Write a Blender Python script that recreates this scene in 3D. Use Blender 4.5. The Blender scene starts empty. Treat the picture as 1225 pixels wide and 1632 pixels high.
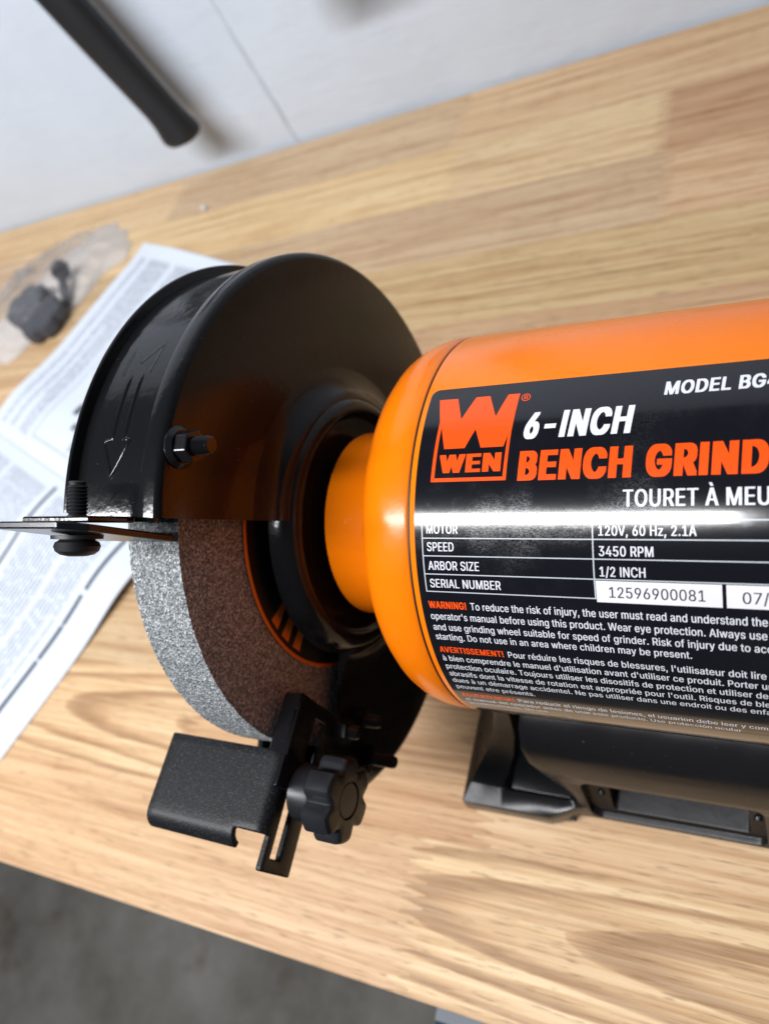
import bpy, bmesh, math, random
from mathutils import Vector, Matrix, noise
from mathutils.geometry import delaunay_2d_cdt
random.seed(7)
R = math.radians
S = bpy.context.scene
COL = S.collection
# Units: helper coordinates are millimetres measured from the grinder's wheel axis
# (x along the shaft, y away from the bench front, z up); the bench top lies at z = -125 mm.
H = 125.0
def W(x, y, z): return Vector((x*.001, y*.001, (z+H)*.001))

# ------------------------------------------------------------------ camera
EL = R(61.5)
fpx, yaw, pit, rol, CX, CD = 1230.9, -0.5108, 0.0139, -0.0039, 149.12, 229.36
def camera():
    ca, sa, cb, sb, cc, sc = math.cos(yaw), math.sin(yaw), math.cos(pit), math.sin(pit), math.cos(rol), math.sin(rol)
    F = Vector((sa*cb, ca*cb, sb)); Rt = Vector((ca, -sa, 0)); U = Rt.cross(F)
    R2 = cc*Rt + sc*U; U2 = -sc*Rt + cc*U
    M = Matrix(((1,0,0),(0,math.cos(EL),math.sin(EL)),(0,-math.sin(EL),math.cos(EL))))
    R2, U2, F = M@R2, M@U2, M@F
    C = W(*(M@Vector((CX, -CD, 0))))
    cd = bpy.data.cameras.new('camera'); cd.sensor_fit = 'HORIZONTAL'
    cd.sensor_width = 6.9; cd.lens = fpx/1225*6.9
    cd.clip_start = .005; cd.clip_end = 50
    cd.dof.use_dof = True; cd.dof.focus_distance = .190; cd.dof.aperture_fstop = cd.lens/2.2
    o = bpy.data.objects.new('camera', cd); COL.objects.link(o)
    o.matrix_world = Matrix(((R2.x,U2.x,-F.x,C.x),(R2.y,U2.y,-F.y,C.y),(R2.z,U2.z,-F.z,C.z),(0,0,0,1)))
    S.camera = o
camera()
# ------------------------------------------------------------------ world and lamps (garage interior: one long shop light overhead)
wd = bpy.data.worlds.new('World'); S.world = wd; wd.use_nodes = True
bg = wd.node_tree.nodes['Background']; bg.inputs[0].default_value = (.68, .84, 1.0, 1); bg.inputs[1].default_value = .085
def area(name, loc, target, sx, sy, power, col):
    ld = bpy.data.lights.new(name, 'AREA'); ld.shape = 'RECTANGLE'; ld.size = sx; ld.size_y = sy
    ld.energy = power; ld.color = col
    o = bpy.data.objects.new(name, ld); COL.objects.link(o)
    d = (target-loc).normalized(); xx = Vector((1,0,0)); xx = (xx-d*xx.dot(d)).normalized(); yy = (-d).cross(xx)
    o.matrix_world = Matrix(((xx.x,yy.x,-d.x,loc.x),(xx.y,yy.y,-d.y,loc.y),(xx.z,yy.z,-d.z,loc.z),(0,0,0,1)))
LA = R(63.3); LD = 1000
area('shop_light', W(-552, -LD*math.cos(LA), LD*math.sin(LA)), W(-552, 0, 0), 1.22, .095, 24.5, (.975, .98, 1.0))
S.view_settings.view_transform = 'Standard'; S.view_settings.look = 'None'
S.view_settings.exposure = 0; S.view_settings.gamma = 1

# ------------------------------------------------------------------ materials
class NT:
    def __init__(s, name):
        s.m = bpy.data.materials.new(name); s.m.use_nodes = True; s.t = s.m.node_tree
        s.b = s.t.nodes['Principled BSDF']; s.out = s.t.nodes['Material Output']
    def n(s, typ, **kw):
        nd = s.t.nodes.new(typ)
        for k, v in kw.items(): setattr(nd, k, v)
        return nd
    def l(s, a, b): s.t.links.new(a, b)
    def set(s, **kw):
        for k, v in kw.items():
            i = s.b.inputs[k.replace('_', ' ')]
            if isinstance(v, tuple) and len(v) == 3: v = v + (1,)
            i.default_value = v
    def coords(s, scale=(1,1,1), src='Object', rot=(0,0,0), loc=(0,0,0)):
        tc = s.n('ShaderNodeTexCoord'); mp = s.n('ShaderNodeMapping')
        mp.inputs['Scale'].default_value = scale; mp.inputs['Rotation'].default_value = rot; mp.inputs['Location'].default_value = loc
        s.l(tc.outputs[src], mp.inputs['Vector']); return mp.outputs[0]
    def noise(s, vec, scale, detail=3, rough=.5, dist=0):
        x = s.n('ShaderNodeTexNoise'); x.inputs['Scale'].default_value = scale; x.inputs['Detail'].default_value = detail
        x.inputs['Roughness'].default_value = rough; x.inputs['Distortion'].default_value = dist
        s.l(vec, x.inputs['Vector']); return x.outputs['Fac']
    def ramp(s, fac, stops, interp='LINEAR'):
        r = s.n('ShaderNodeValToRGB'); r.color_ramp.interpolation = interp; e = r.color_ramp.elements
        while len(e) < len(stops): e.new(.5)
        for q, (p, c) in zip(e, stops):
            q.position = p; q.color = (c, c, c, 1) if not isinstance(c, tuple) else c + (1,)
        s.l(fac, r.inputs[0]); return r.outputs[0]
    def mix(s, fac, a, b, mode='MIX'):
        x = s.n('ShaderNodeMix', data_type='RGBA', blend_type=mode)
        for i, v in ((0, fac), (6, a), (7, b)):
            if hasattr(v, 'is_linked'): s.l(v, x.inputs[i])
            else: x.inputs[i].default_value = v + (1,) if isinstance(v, tuple) else v
        return x.outputs[2]
    def math(s, op, a, b=0.):
        x = s.n('ShaderNodeMath', operation=op)
        for i, v in ((0, a), (1, b)):
            if hasattr(v, 'is_linked'): s.l(v, x.inputs[i])
            else: x.inputs[i].default_value = v
        return x.outputs[0]
    def bump(s, h, strength, dist):
        x = s.n('ShaderNodeBump'); x.inputs['Strength'].default_value = strength; x.inputs['Distance'].default_value = dist
        s.l(h, x.inputs['Height']); s.l(x.outputs[0], s.b.inputs['Normal'])
    def link(s, sock, inp): s.l(sock, s.b.inputs[inp])

def m_gloss_black():
    t = NT('black gloss paint'); t.set(Base_Color=(.008,.008,.009), Roughness=.16, Specular_IOR_Level=.26)
    v = t.coords(); n = t.noise(v, 330, 3, .55); f = t.noise(v, 40, 4, .6)
    t.link(t.ramp(f, ((.35,.10),(.7,.22))), 'Roughness')
    d = t.ramp(t.noise(t.coords((1,1,1), loc=(3,1,2)), 2300, 1), ((.80,0.),(.82,1.)))     # settled dust specks
    t.link(t.mix(d, (.008,.008,.009), (.25,.25,.26)), 'Base Color')
    t.bump(n, .12, .0006); return t.m
def m_textured_black():
    t = NT('textured black powder coat'); t.set(Roughness=.42, Specular_IOR_Level=.28)
    v = t.coords(); n = t.noise(v, 2100, 2, .6); d = t.ramp(n, ((.56,0.),(.70,1.)))
    t.link(t.mix(d, (.008,.008,.009), (.05,.053,.060)), 'Base Color'); t.bump(n, .28, .00025); return t.m
def m_plastic():
    t = NT('black moulded plastic'); t.set(Base_Color=(.014,.015,.018), Roughness=.36, Specular_IOR_Level=.4)
    n = t.noise(t.coords(), 900, 2); t.bump(n, .12, .0002)
    t.link(t.ramp(t.noise(t.coords(), 60, 3), ((.3,.3),(.7,.45))), 'Roughness'); return t.m
def m_base():
    t = NT('semi gloss black casting'); t.set(Base_Color=(.009,.009,.010), Roughness=.2, Specular_IOR_Level=.24)
    v = t.coords(); d = t.ramp(t.noise(v, 1800, 1), ((.79,0.),(.81,1.)))
    t.link(t.mix(d, (.010,.010,.011), (.22,.2,.18)), 'Base Color')
    t.link(t.ramp(t.noise(v, 30, 4), ((.35,.18),(.7,.32))), 'Roughness'); t.bump(t.noise(v, 260, 3), .06, .0006); return t.m
def m_orange():
    t = NT('orange enamel'); t.set(Base_Color=(.93,.235,.003), Roughness=.26, Specular_IOR_Level=.27, Coat_Weight=.10, Coat_Roughness=.12)
    v = t.coords(); f = t.noise(v, 22, 4, .6)
    t.link(t.mix(f, (.86,.18,.001), (.90,.205,.002)), 'Base Color')
    t.link(t.ramp(t.noise(t.coords(), 40, 4, .6), ((.4,.22),(.75,.36))), 'Roughness')
    t.bump(t.noise(v, 190, 3), .10, .0007); return t.m
def m_label():
    t = NT('glossy black label film'); t.set(Base_Color=(.006,.006,.009), Roughness=.13, Specular_IOR_Level=.45, Coat_Weight=.3, Coat_Roughness=.05)
    # fine handling scuffs: curly hairline scratches in the film raise the roughness
    sc = []
    for i, (s, r, st) in enumerate(((95, .5, (1,5,5)), (140, -.7, (6,1,1)), (60, 1.2, (2,7,3)))):
        w = t.n('ShaderNodeTexWave', wave_type='BANDS', bands_direction='DIAGONAL'); w.inputs['Scale'].default_value = s
        w.inputs['Distortion'].default_value = 22; w.inputs['Detail'].default_value = 3; w.inputs['Detail Scale'].default_value = 2.2
        t.l(t.coords(st, rot=(r,.3,r)), w.inputs['Vector']); sc.append(t.ramp(w.outputs['Fac'], ((.86,0.),(.99,1.))))
    a = t.math('MAXIMUM', t.math('MAXIMUM', sc[0], sc[1]), sc[2])
    patch = t.ramp(t.noise(t.coords(), 48, 4, .6), ((.50,0.),(.70,1.)))
    a = t.math('MULTIPLY', a, patch)
    t.link(t.math('ADD', t.math('MULTIPLY', a, .26), .13), 'Roughness')
    t.link(t.math('ADD', t.math('MULTIPLY', a, .18), .05), 'Coat Roughness')
    t.link(t.mix(a, (.006,.006,.009), (.010,.010,.013)), 'Base Color')
    t.bump(t.noise(t.coords(), 120, 3), .05, .0005); return t.m
def m_plain(name, col, rough=.4, var=.08, scale=120, metallic=0.):
    t = NT(name); t.set(Roughness=rough, Metallic=metallic)
    n = t.noise(t.coords(), scale, 3)
    t.link(t.mix(n, tuple(c*(1-var) for c in col), tuple(min(1,c*(1+var)) for c in col)), 'Base Color'); return t.m
def m_wheel():
    t = NT('grey aluminium oxide grit'); t.set(Roughness=.75, Specular_IOR_Level=.6)
    v = t.coords(); w = t.n('ShaderNodeTexVoronoi'); w.inputs['Scale'].default_value = 1750; t.l(v, w.inputs['Vector'])
    n = t.noise(v, 2100, 3, .7); bw = t.n('ShaderNodeRGBToBW'); t.l(w.outputs['Color'], bw.inputs[0])
    f = t.math('ADD', t.math('MULTIPLY', bw.outputs[0], .6), t.math('MULTIPLY', n, .5))
    t.link(t.ramp(f, ((.22,(.06,.068,.073)),(.46,(.185,.20,.21)),(.66,(.37,.39,.40)),(.86,(.76,.78,.79)))), 'Base Color')
    t.bump(t.math('ADD', n, w.outputs['Distance']), .7, .0008); return t.m
def m_wood():
    t = NT('oiled rubberwood'); t.set(Roughness=.5, Specular_IOR_Level=.45)
    oi = t.n('ShaderNodeObjectInfo'); rnd = oi.outputs['Alpha']
    cv = t.n('ShaderNodeCombineXYZ')
    for i, (k, o) in enumerate(((7.3, 0), (.062, -.034), (.05, .012))):
        fr = t.math('FRACT', t.math('MULTIPLY', rnd, 1.0 if i == 0 else 37.7+61*i))
        t.l(t.math('ADD', t.math('MULTIPLY', fr, k), o), cv.inputs[i])
    tc = t.n('ShaderNodeTexCoord'); ad = t.n('ShaderNodeVectorMath', operation='ADD')
    t.l(tc.outputs['Object'], ad.inputs[0]); t.l(cv.outputs[0], ad.inputs[1])
    yz = t.n('ShaderNodeVectorMath', operation='MULTIPLY'); yz.inputs[1].default_value = (0,1,1); t.l(cv.outputs[0], yz.inputs[0])
    ad2 = t.n('ShaderNodeVectorMath', operation='ADD'); t.l(tc.outputs['Object'], ad2.inputs[0]); t.l(yz.outputs[0], ad2.inputs[1])
    def mp(scale, rot=(0,0,0), src=None):
        m = t.n('ShaderNodeMapping'); m.inputs['Scale'].default_value = scale; m.inputs['Rotation'].default_value = rot
        t.l((src or ad).outputs[0], m.inputs['Vector']); return m.outputs[0]
    # annual rings of a slightly tilted log: gives straight grain or cathedral arches by stave
    w = t.n('ShaderNodeTexWave', wave_type='RINGS', rings_direction='X', wave_profile='SAW'); w.inputs['Scale'].default_value = 50
    w.inputs['Distortion'].default_value = 1.6; w.inputs['Detail'].default_value = 3; w.inputs['Detail Scale'].default_value = 1.4
    t.l(mp((.13,1,1), (0,R(30),R(1)), ad2), w.inputs['Vector'])
    ring = t.ramp(w.outputs['Fac'], ((0.,.0),(.5,.15),(.86,.9),(1.,.3)))
    streak = t.noise(mp((5.5,380,90)), 1.0, 6, .74, .2)
    fine = t.noise(mp((22,900,300)), 1.0, 3, .6)
    pore = t.ramp(t.noise(mp((70,1500,500)), 1.0, 2, .5), ((.61,0.),(.69,1.)))
    band = t.noise(mp((2.6,85,20)), 1.0, 3, .55, .3)
    rw = t.math('ADD', t.math('MULTIPLY', t.math('GREATER_THAN', oi.outputs['Alpha'], .93),   .26), .05)      # plain-sawn staves show arches
    f = t.math('ADD', t.math('MULTIPLY', ring, rw), t.math('ADD', t.math('MULTIPLY', streak, .80), t.math('MULTIPLY', band, .22)))
    c = t.ramp(f, ((.42,(.70,.525,.335)),(.52,(.61,.42,.245)),(.61,(.475,.29,.15)),(.74,(.31,.17,.08))))
    c = t.mix(t.math('MULTIPLY', t.ramp(fine, ((.35,1.),(.6,0.))), .22), c, (.74,.61,.44))
    c = t.mix(t.math('MULTIPLY', pore, .65), c, (.18,.10,.045))
    c = t.mix(1.0, c, oi.outputs['Color'], 'MULTIPLY')
    t.link(c, 'Base Color')
    t.link(t.ramp(streak, ((.3,.42),(.7,.6))), 'Roughness')
    t.bump(t.math('SUBTRACT', fine, t.math('MULTIPLY', pore, .8)), .25, .0004); return t.m
def m_wall():
    t = NT('white painted masonry'); t.set(Roughness=.55)
    v = t.coords((1,1,1)); a = t.noise(v, 9, 5, .6); b = t.noise(v, 60, 4, .6)
    rid = t.noise(t.coords((6,1,26), rot=(0,R(8),0)), 3, 4, .6, .6)
    t.link(t.mix(t.ramp(a, ((.3,0.),(.7,1.))), (.57,.63,.71), (.62,.68,.76)), 'Base Color')
    t.bump(t.math('ADD', t.math('MULTIPLY', a, 1.6), t.math('ADD', t.math('MULTIPLY', b, .25), t.math('MULTIPLY', rid, .5))), .4, .0035); return t.m
def m_floor():
    t = NT('stained dark concrete'); t.set(Roughness=.7)
    v = t.coords(); a = t.noise(v, 5, 6, .65); b = t.noise(v, 130, 3, .6); s = t.noise(t.coords(loc=(4,2,0)), 11, 4, .6)
    c = t.ramp(a, ((.32,(.10,.09,.075)),(.5,(.19,.178,.155)),(.7,(.28,.265,.24))))
    c = t.mix(t.ramp(s, ((.6,0.),(.72,.7))), c, (.10,.062,.03))
    c = t.mix(t.math('MULTIPLY', b, .35), c, (.06,.06,.06)); t.link(c, 'Base Color'); t.bump(b, .3, .002); return t.m
def m_paper():
    t = NT('white manual paper'); t.set(Roughness=.7)
    n = t.noise(t.coords(), 14, 3); t.link(t.mix(n, (.60,.65,.73), (.65,.70,.78)), 'Base Color'); t.bump(n, .2, .002); return t.m
def m_bag():
    t = NT('clear plastic film'); t.set(Base_Color=(.80,.82,.86), Roughness=.10)
    tr = t.n('ShaderNodeBsdfTransparent'); tr.inputs[0].default_value = (.985,.988,.99,1)
    mx = t.n('ShaderNodeMixShader'); fr = t.n('ShaderNodeLayerWeight'); fr.inputs[0].default_value = .35
    f = t.math('ADD', t.math('MULTIPLY', fr.outputs['Fresnel'], .45), .04)
    t.l(f, mx.inputs[0]); t.l(tr.outputs[0], mx.inputs[1]); t.l(t.b.outputs[0], mx.inputs[2]); t.l(mx.outputs[0], t.out.inputs[0])
    t.bump(t.noise(t.coords(), 45, 4, .6), .8, .004); return t.m
M = dict(gloss=m_gloss_black(), tex=m_textured_black(), plastic=m_plastic(), base=m_base(), orange=m_orange(), label=m_label(),
    wheel=m_wheel(), wood=m_wood(), wall=m_wall(), floor=m_floor(), paper=m_paper(), bag=m_bag(),
    red=m_plain('orange red print', (.93,.085,.006), .22), white=m_plain('white print', (.72,.73,.78), .25), rule=m_plain('grey print', (.50,.53,.57), .25),
    sticker=m_plain('white sticker paper', (.78,.76,.80), .4), ink=m_plain('black print', (.025,.025,.03), .45),
    greyink=m_plain('grey page print', (.30,.32,.36), .7, .2, 30), midink=m_plain('dark page print', (.07,.075,.09), .7, .2, 30),
    steel=m_plain('black oxide steel', (.03,.03,.033), .24, .3, 400, .7), zinc=m_plain('zinc plated steel', (.75,.78,.82), .5, .1, 300, 1.),
    ringor=m_plain('orange printed ring', (.85,.20,.01), .45), disc=m_plain('matt black paper disc', (.006,.006,.006), .55),
    rubber=m_plain('black rubber', (.008,.0085,.010), .5, .2, 200), blue=m_plain('blue black steel sheet', (.035,.05,.075), .4, .1, 60),
    fibre=m_plain('dark handle fibre', (.02,.02,.022), .5), drawn=m_plain('grey knob plastic', (.055,.055,.065), .5, .2, 80),
    crack=m_plain('grey joint filler', (.48,.53,.60), .8, .2, 60))

# ------------------------------------------------------------------ object helpers
def meshobj(name, bm, mat, parent=None, smooth=True, angle=35, recalc=True):
    if recalc: bmesh.ops.recalc_face_normals(bm, faces=bm.faces)
    me = bpy.data.meshes.new(name); bm.to_mesh(me); bm.free()
    me.materials.append(mat)
    if smooth:
        me.shade_smooth()
        me.set_sharp_from_angle(angle=R(angle))
    return place(name, me, parent)
def place(name, me, parent=None):
    o = bpy.data.objects.new(name, me); COL.objects.link(o)
    if parent is not None:
        o.parent = parent; o.matrix_parent_inverse = WORLD[parent.name].inverted() if parent.name in WORLD else Matrix()
    return o
WORLD = {}
def thing(name, label, cat, loc=Vector((0,0,0)), group=None):
    o = bpy.data.objects.new(name, None); o.location = loc; COL.objects.link(o); o.empty_display_size = .02
    WORLD[o.name] = Matrix.Translation(loc); tag(o, label, cat, group); return o
def tag(o, label=None, cat=None, group=None, kind=None):
    if label: o['label'] = label
    if cat: o['category'] = cat
    if group: o['group'] = group
    if kind: o['kind'] = kind
    return o
def baked(o, *mods):
    """apply modifiers without operators"""
    for typ, kw in mods:
        m = o.modifiers.new(typ.lower(), typ)
        for k, v in kw.items(): setattr(m, k, v)
    dg = bpy.context.evaluated_depsgraph_get(); dg.update()
    me = bpy.data.meshes.new_from_object(o.evaluated_get(dg), depsgraph=dg)
    old = o.data; o.modifiers.clear(); o.data = me
    me.name = old.name; bpy.data.meshes.remove(old); return o
def cyl(x, r, ph): return W(x, -r*math.cos(ph), r*math.sin(ph))      # ph = elevation angle from the bench front
def sweep(poly, a, b, n, rs=None, caps=True):
    """closed (x, r) polygon swept round the shaft axis from angle a to b (degrees)"""
    bm = bmesh.new(); full = abs(b-a) >= 359.9; rings = []
    for i in range(n if full else n+1):
        ph = R(a+(b-a)*i/n); k = rs(ph) if rs else None
        rings.append([bm.verts.new(cyl(x, r+(k(r) if k else 0), ph)) for x, r in poly])
    m = len(poly)
    for i in range(n if full else n):
        A, B = rings[i], rings[(i+1) % len(rings)]
        for j in range(m): bm.faces.new((A[j], A[(j+1) % m], B[(j+1) % m], B[j]))
    if not full and caps: bm.faces.new(rings[0]); bm.faces.new(rings[-1])
    return bm
def lathe(prof, n=192, jitter=0.):
    """open (x, r) profile turned round the shaft axis; ends with r = 0 close to a point"""
    bm = bmesh.new(); rows = []
    for x, r in prof:
        if r < 1e-6: rows.append([bm.verts.new(W(x, 0, 0))])
        else: rows.append([bm.verts.new(cyl(x+random.uniform(-1,1)*jitter*.5, r+random.uniform(-1,1)*jitter, 2*math.pi*i/n)) for i in range(n)])
    for A, B in zip(rows, rows[1:]):
        for i in range(n):
            j = (i+1) % n
            if len(A) == 1: bm.faces.new((A[0], B[j], B[i]))
            elif len(B) == 1: bm.faces.new((A[i], A[j], B[0]))
            else: bm.faces.new((A[i], A[j], B[j], B[i]))
    return bm
def box(bm, x0, x1, y0, y1, z0, z1, f=W):
    v = [bm.verts.new(f(x, y, z)) for x in (x0, x1) for y in (y0, y1) for z in (z0, z1)]
    for q in ((0,1,3,2),(4,6,7,5),(0,4,5,1),(2,3,7,6),(0,2,6,4),(1,5,7,3)): bm.faces.new([v[i] for i in q])
def prism(bm, pts, a, b, f):
    """polygon pts (2D) extruded between a and b; f(p, q, t) -> world"""
    A = [bm.verts.new(f(p, q, a)) for p, q in pts]; B = [bm.verts.new(f(p, q, b)) for p, q in pts]
    bm.faces.new(A); bm.faces.new(list(reversed(B)))
    for i in range(len(pts)):
        j = (i+1) % len(pts); bm.faces.new((A[i], B[i], B[j], A[j]))
def turned(bm, prof, frame, n=24):
    """profile (t, r) turned about an own axis; frame(u, v, t) -> world"""
    rows = []
    for t, r in prof:
        rows.append([bm.verts.new(frame(0,0,t))] if r < 1e-6 else [bm.verts.new(frame(r*math.cos(2*math.pi*i/n), r*math.sin(2*math.pi*i/n), t)) for i in range(n)])
    for A, B in zip(rows, rows[1:]):
        for i in range(n):
            j = (i+1) % n
            if len(A) == 1: bm.faces.new((A[0], B[j], B[i]))
            elif len(B) == 1: bm.faces.new((A[i], A[j], B[0]))
            else: bm.faces.new((A[i], A[j], B[j], B[i]))
def thread(t0, t1, r, pitch=.8):
    p = []; t = t0
    while t < t1-pitch*.5: p += [(t, r), (t+pitch*.5, r*.82)]; t += pitch
    return p+[(t1, r*.9), (t1+.3, r*.75), (t1+.3, 0)]

# ================================================================== SETTING
YW, YF = 449.0, -144.0
bm = bmesh.new(); v = [bm.verts.new(W(x, y, -1025)) for x, y in ((-3000,-2500),(3000,-2500),(3000,470),(-3000,470))]; bm.faces.new(v)
tag(meshobj('floor', bm, M['floor'], smooth=False), kind='structure')
# wall: a real slab with a lightly uneven painted face and a vertical joint
def relief(x, z): return 2.0*noise.noise(Vector((x*.008, z*.012, 3)))+.7*noise.noise(Vector((x*.02, z*.05, 9)))
bm = bmesh.new(); nx, nz = 150, 60; g = {}
for i in range(nx+1):
    for k in range(nz+1):
        x = -1500+3000*i/nx; z = -1025+1900*k/nz
        d = relief(x, z)
        g[i,k] = bm.verts.new(W(x, YW+2.6+d*.8, z))
for i in range(nx):
    for k in range(nz): bm.faces.new((g[i,k], g[i+1,k], g[i+1,k+1], g[i,k+1]))
box(bm, -1500, 1500, YW+8, YW+90, -1025, 875)
wall = tag(meshobj('wall', bm, M['wall'], recalc=False), kind='structure')
bm = bmesh.new(); pts = []
for k in range(60):
    z = -124+260*k/59; x = -248.5+1.1*noise.noise(Vector((z*.05, 4, 1))); w = 1.9+.9*noise.noise(Vector((z*.09, 8, 2)))
    w *= 1 if z < -20 else .55
    pts.append((x-w, x+w, z))
rows = [[bm.verts.new(W(x, YW+2.6+relief((a+b)/2, z)*.8+q, z)) for x, q in ((a,-.3),(b,-.3),(b,4),(a,4))] for a, b, z in pts]
for A, B in zip(rows, rows[1:]):
    for j in range(4): bm.faces.new((A[j], A[(j+1)%4], B[(j+1)%4], B[j]))
meshobj('wall_joint', bm, M['crack'], wall, smooth=False)

# ------------------------------------------------------------------ workbench with a finger-jointed butcher block top
bench = thing('workbench', 'butcher block workbench of pale finger jointed wood staves against the white wall', 'workbench', W(0, 150, -1025))
edges = [YF, -86, -27, 32, 91, 150, 209, 268, 327, 386, 447.5]
TOP = -H
def zig(y0, y1, seed):
    rr = random.Random(seed); p = rr.uniform(4.0, 4.6); d = rr.uniform(8.5, 10.5); n = max(2, int((y1-y0)/p)); p = (y1-y0)/n; o = []
    for i in range(n):
        a = y0+i*p
        o += [(0, a+p*.06), (d, a+p*.42), (d, a+p*.58), (0, a+p*.94)]
    return [(0, y0)]+o+[(0, y1)]
fixed = {0: [-330, -4, 330], 1: [-150, 22, 420], 9: [-380, -90, 300], 8: [-480, -85, 62, 380], 7: [-260, 68, 400], 6: [-420, -150, 150, 480], 2: [-300, -40, 250], 5: [-360, -60, 330]}
tints = {(0,1): (.95,.85,.75), (0,2): (1.14,1.12,1.02), (1,1): (.86,.72,.60), (1,2): (1.06,1.0,.93), (8,3): (.74,.62,.55), (7,2): (.92,.85,.80),
         (8,2): (1.0,1.0,.92), (9,2): (.95,.90,.84)}
SEED = {(0,2): .9772}
for r in range(len(edges)-1):
    y0, y1 = edges[r]+.03, edges[r+1]-.03
    js = fixed.get(r)
    if js is None:
        js = []; x = -640+random.uniform(0, 200)
        while x < 600: js.append(x); x += random.uniform(230, 420)
    js = [-800]+js+[760]
    for i in range(len(js)-1):
        a, b = js[i], js[i+1]; cx, cy = (a+b)/2, (y0+y1)/2
        lf = [(0,y0),(0,y1)] if i == 0 else zig(y0, y1, r*50+i)
        rt = [(0,y0),(0,y1)] if i == len(js)-2 else zig(y0, y1, r*50+i+1)
        out = [(a+dx+.04, y) for dx, y in lf]+[(b+dx-.04, y) for dx, y in reversed(rt)]
        bm = bmesh.new()
        prism(bm, [(x-cx, y-cy) for x, y in out], -38, 0, lambda p, q, t: Vector((p*.001, q*.001, t*.001)))
        o = meshobj('stave', bm, M['wood'], bench, smooth=False)
        o.location = W(cx, cy, TOP+random.uniform(-.04, .04)); 
        k = random.uniform(.76, 1.08); t = tints.get((r, i))
        o.color = (*(t if t else (k, k*random.uniform(.90,1.0), k*random.uniform(.80,.98))), SEED.get((r, i), random.random()*.96))
bm = bmesh.new()
for args in ((-760,720,YF+30,YF+50,-225,-163.2), (-760,720,400,420,-225,-163.2), (-760,-740,YF+50.2,399.8,-225,-163.2), (700,720,YF+50.2,399.8,-225,-163.2)): box(bm, *args)
meshobj('apron_frame', bm, M['blue'], bench, smooth=False)
for x in (-758, 672):
    for y in (YF+50.4, 353):
        bm = bmesh.new(); box(bm, x+2, x+46, y, y+46, -1025, -163.3); meshobj('leg', bm, M['blue'], bench, smooth=False)
bm = bmesh.new(); prism(bm, [(YF+29.5,-165),(YF-9,-165),(YF-11,-167),(YF-11,-172),(YF-3,-176),(YF-3,-222),(YF+29.5,-222)], 4, 660, lambda p, q, t: W(t, p, q))
meshobj('drawer_front', bm, M['blue'], bench, smooth=False)

# ================================================================== BENCH GRINDER
G = thing('bench_grinder', 'orange and black bench grinder with a grey grinding wheel, standing on the bench', 'bench grinder', W(139, 0, -H))
XC = 139.0
def mirror(o):
    c = o.copy(); COL.objects.link(c)
    c.matrix_parent_inverse = o.matrix_parent_inverse.copy(); c.scale = (-1,1,1); c.location = (2*XC*.001, 0, 0)
    for ch in o.children:
        k = ch.copy(); COL.objects.link(k); k.parent = c
    return c
# --- motor
body = meshobj('motor_housing', lathe([(59.75,0),(59.75,56.9),(59.95,57.5),(60.3,57.73),(217.7,57.73),(218.05,57.5),(218.25,56.9),(218.25,0)], 288), M['orange'], G)
bell = meshobj('end_bell', lathe([(59.5,0),(59.5,56.8),(59.3,57.45),(58.9,57.7),(55.5,57.6),(52,57.1),(48.6,56),(45.5,54.2),(42.8,51.6),(40.6,48.3),(39.2,44.6),(38.4,40.5),(38.0,36),(37.9,33),(37.8,31.2),(37.5,30.95),(34,30.75),(17.2,30.6),(16.4,30.3),(16,29.5),(15.9,28),(15.9,0)], 256), M['orange'], G)
mirror(bell)
meshobj('seam', lathe([(59.45,57.0),(59.45,57.56),(59.8,57.56),(59.8,57.0)], 256), M['rubber'], G)
# --- label: everything printed on it is laid out in (x, s): s = arc length from the angle facing the operator
RL = 57.73
def lab(x, s, lift): return cyl(x, RL+lift, EL+s/RL)
def strip_mesh(outline, lift, name, mat, parent, step=1.2):
    bm = bmesh.new(); f = bm.faces.new([bm.verts.new((x, s, 0)) for x, s in outline])
    return wrap(bm, lift, name, mat, parent, step)
def wrap(bm, lift, name, mat, parent, step=1.2):
    ys = [v.co.y for v in bm.verts]; y = math.floor(min(ys)/step)*step+step
    while y < max(ys):
        bmesh.ops.bisect_plane(bm, geom=bm.verts[:]+bm.edges[:]+bm.faces[:], plane_co=(0, y, 0), plane_no=(0,1,0), dist=1e-5); y += step
    bmesh.ops.triangulate(bm, faces=[f for f in bm.faces if len(f.verts) > 4])
    for v in bm.verts: v.co = lab(v.co.x, v.co.y, lift+v.co.z)
    bm.normal_update()
    for f in bm.faces:
        c = f.calc_center_median()-W(0,0,0); c.x = 0
        if f.normal.dot(c) < 0: f.normal_flip()
    return meshobj(name, bm, mat, parent, smooth=False, recalc=False)
def rrect(x0, x1, s0, s1, r=2.2, n=6):
    o = []
    for cx, cy, a in ((x1-r, s1-r, 0), (x0+r, s1-r, 90), (x0+r, s0+r, 180), (x1-r, s0+r, 270)):
        o += [(cx+r*math.cos(R(a+90*i/n)), cy+r*math.sin(R(a+90*i/n))) for i in range(n+1)]
    return o
LB = strip_mesh(rrect(61.5, 216, -74, 37.1), .07, 'motor_label', M['label'], G, .8)
tag(LB, 'black label covered with white and orange red print')
for p in LB.data.polygons: p.use_smooth = True
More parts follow.
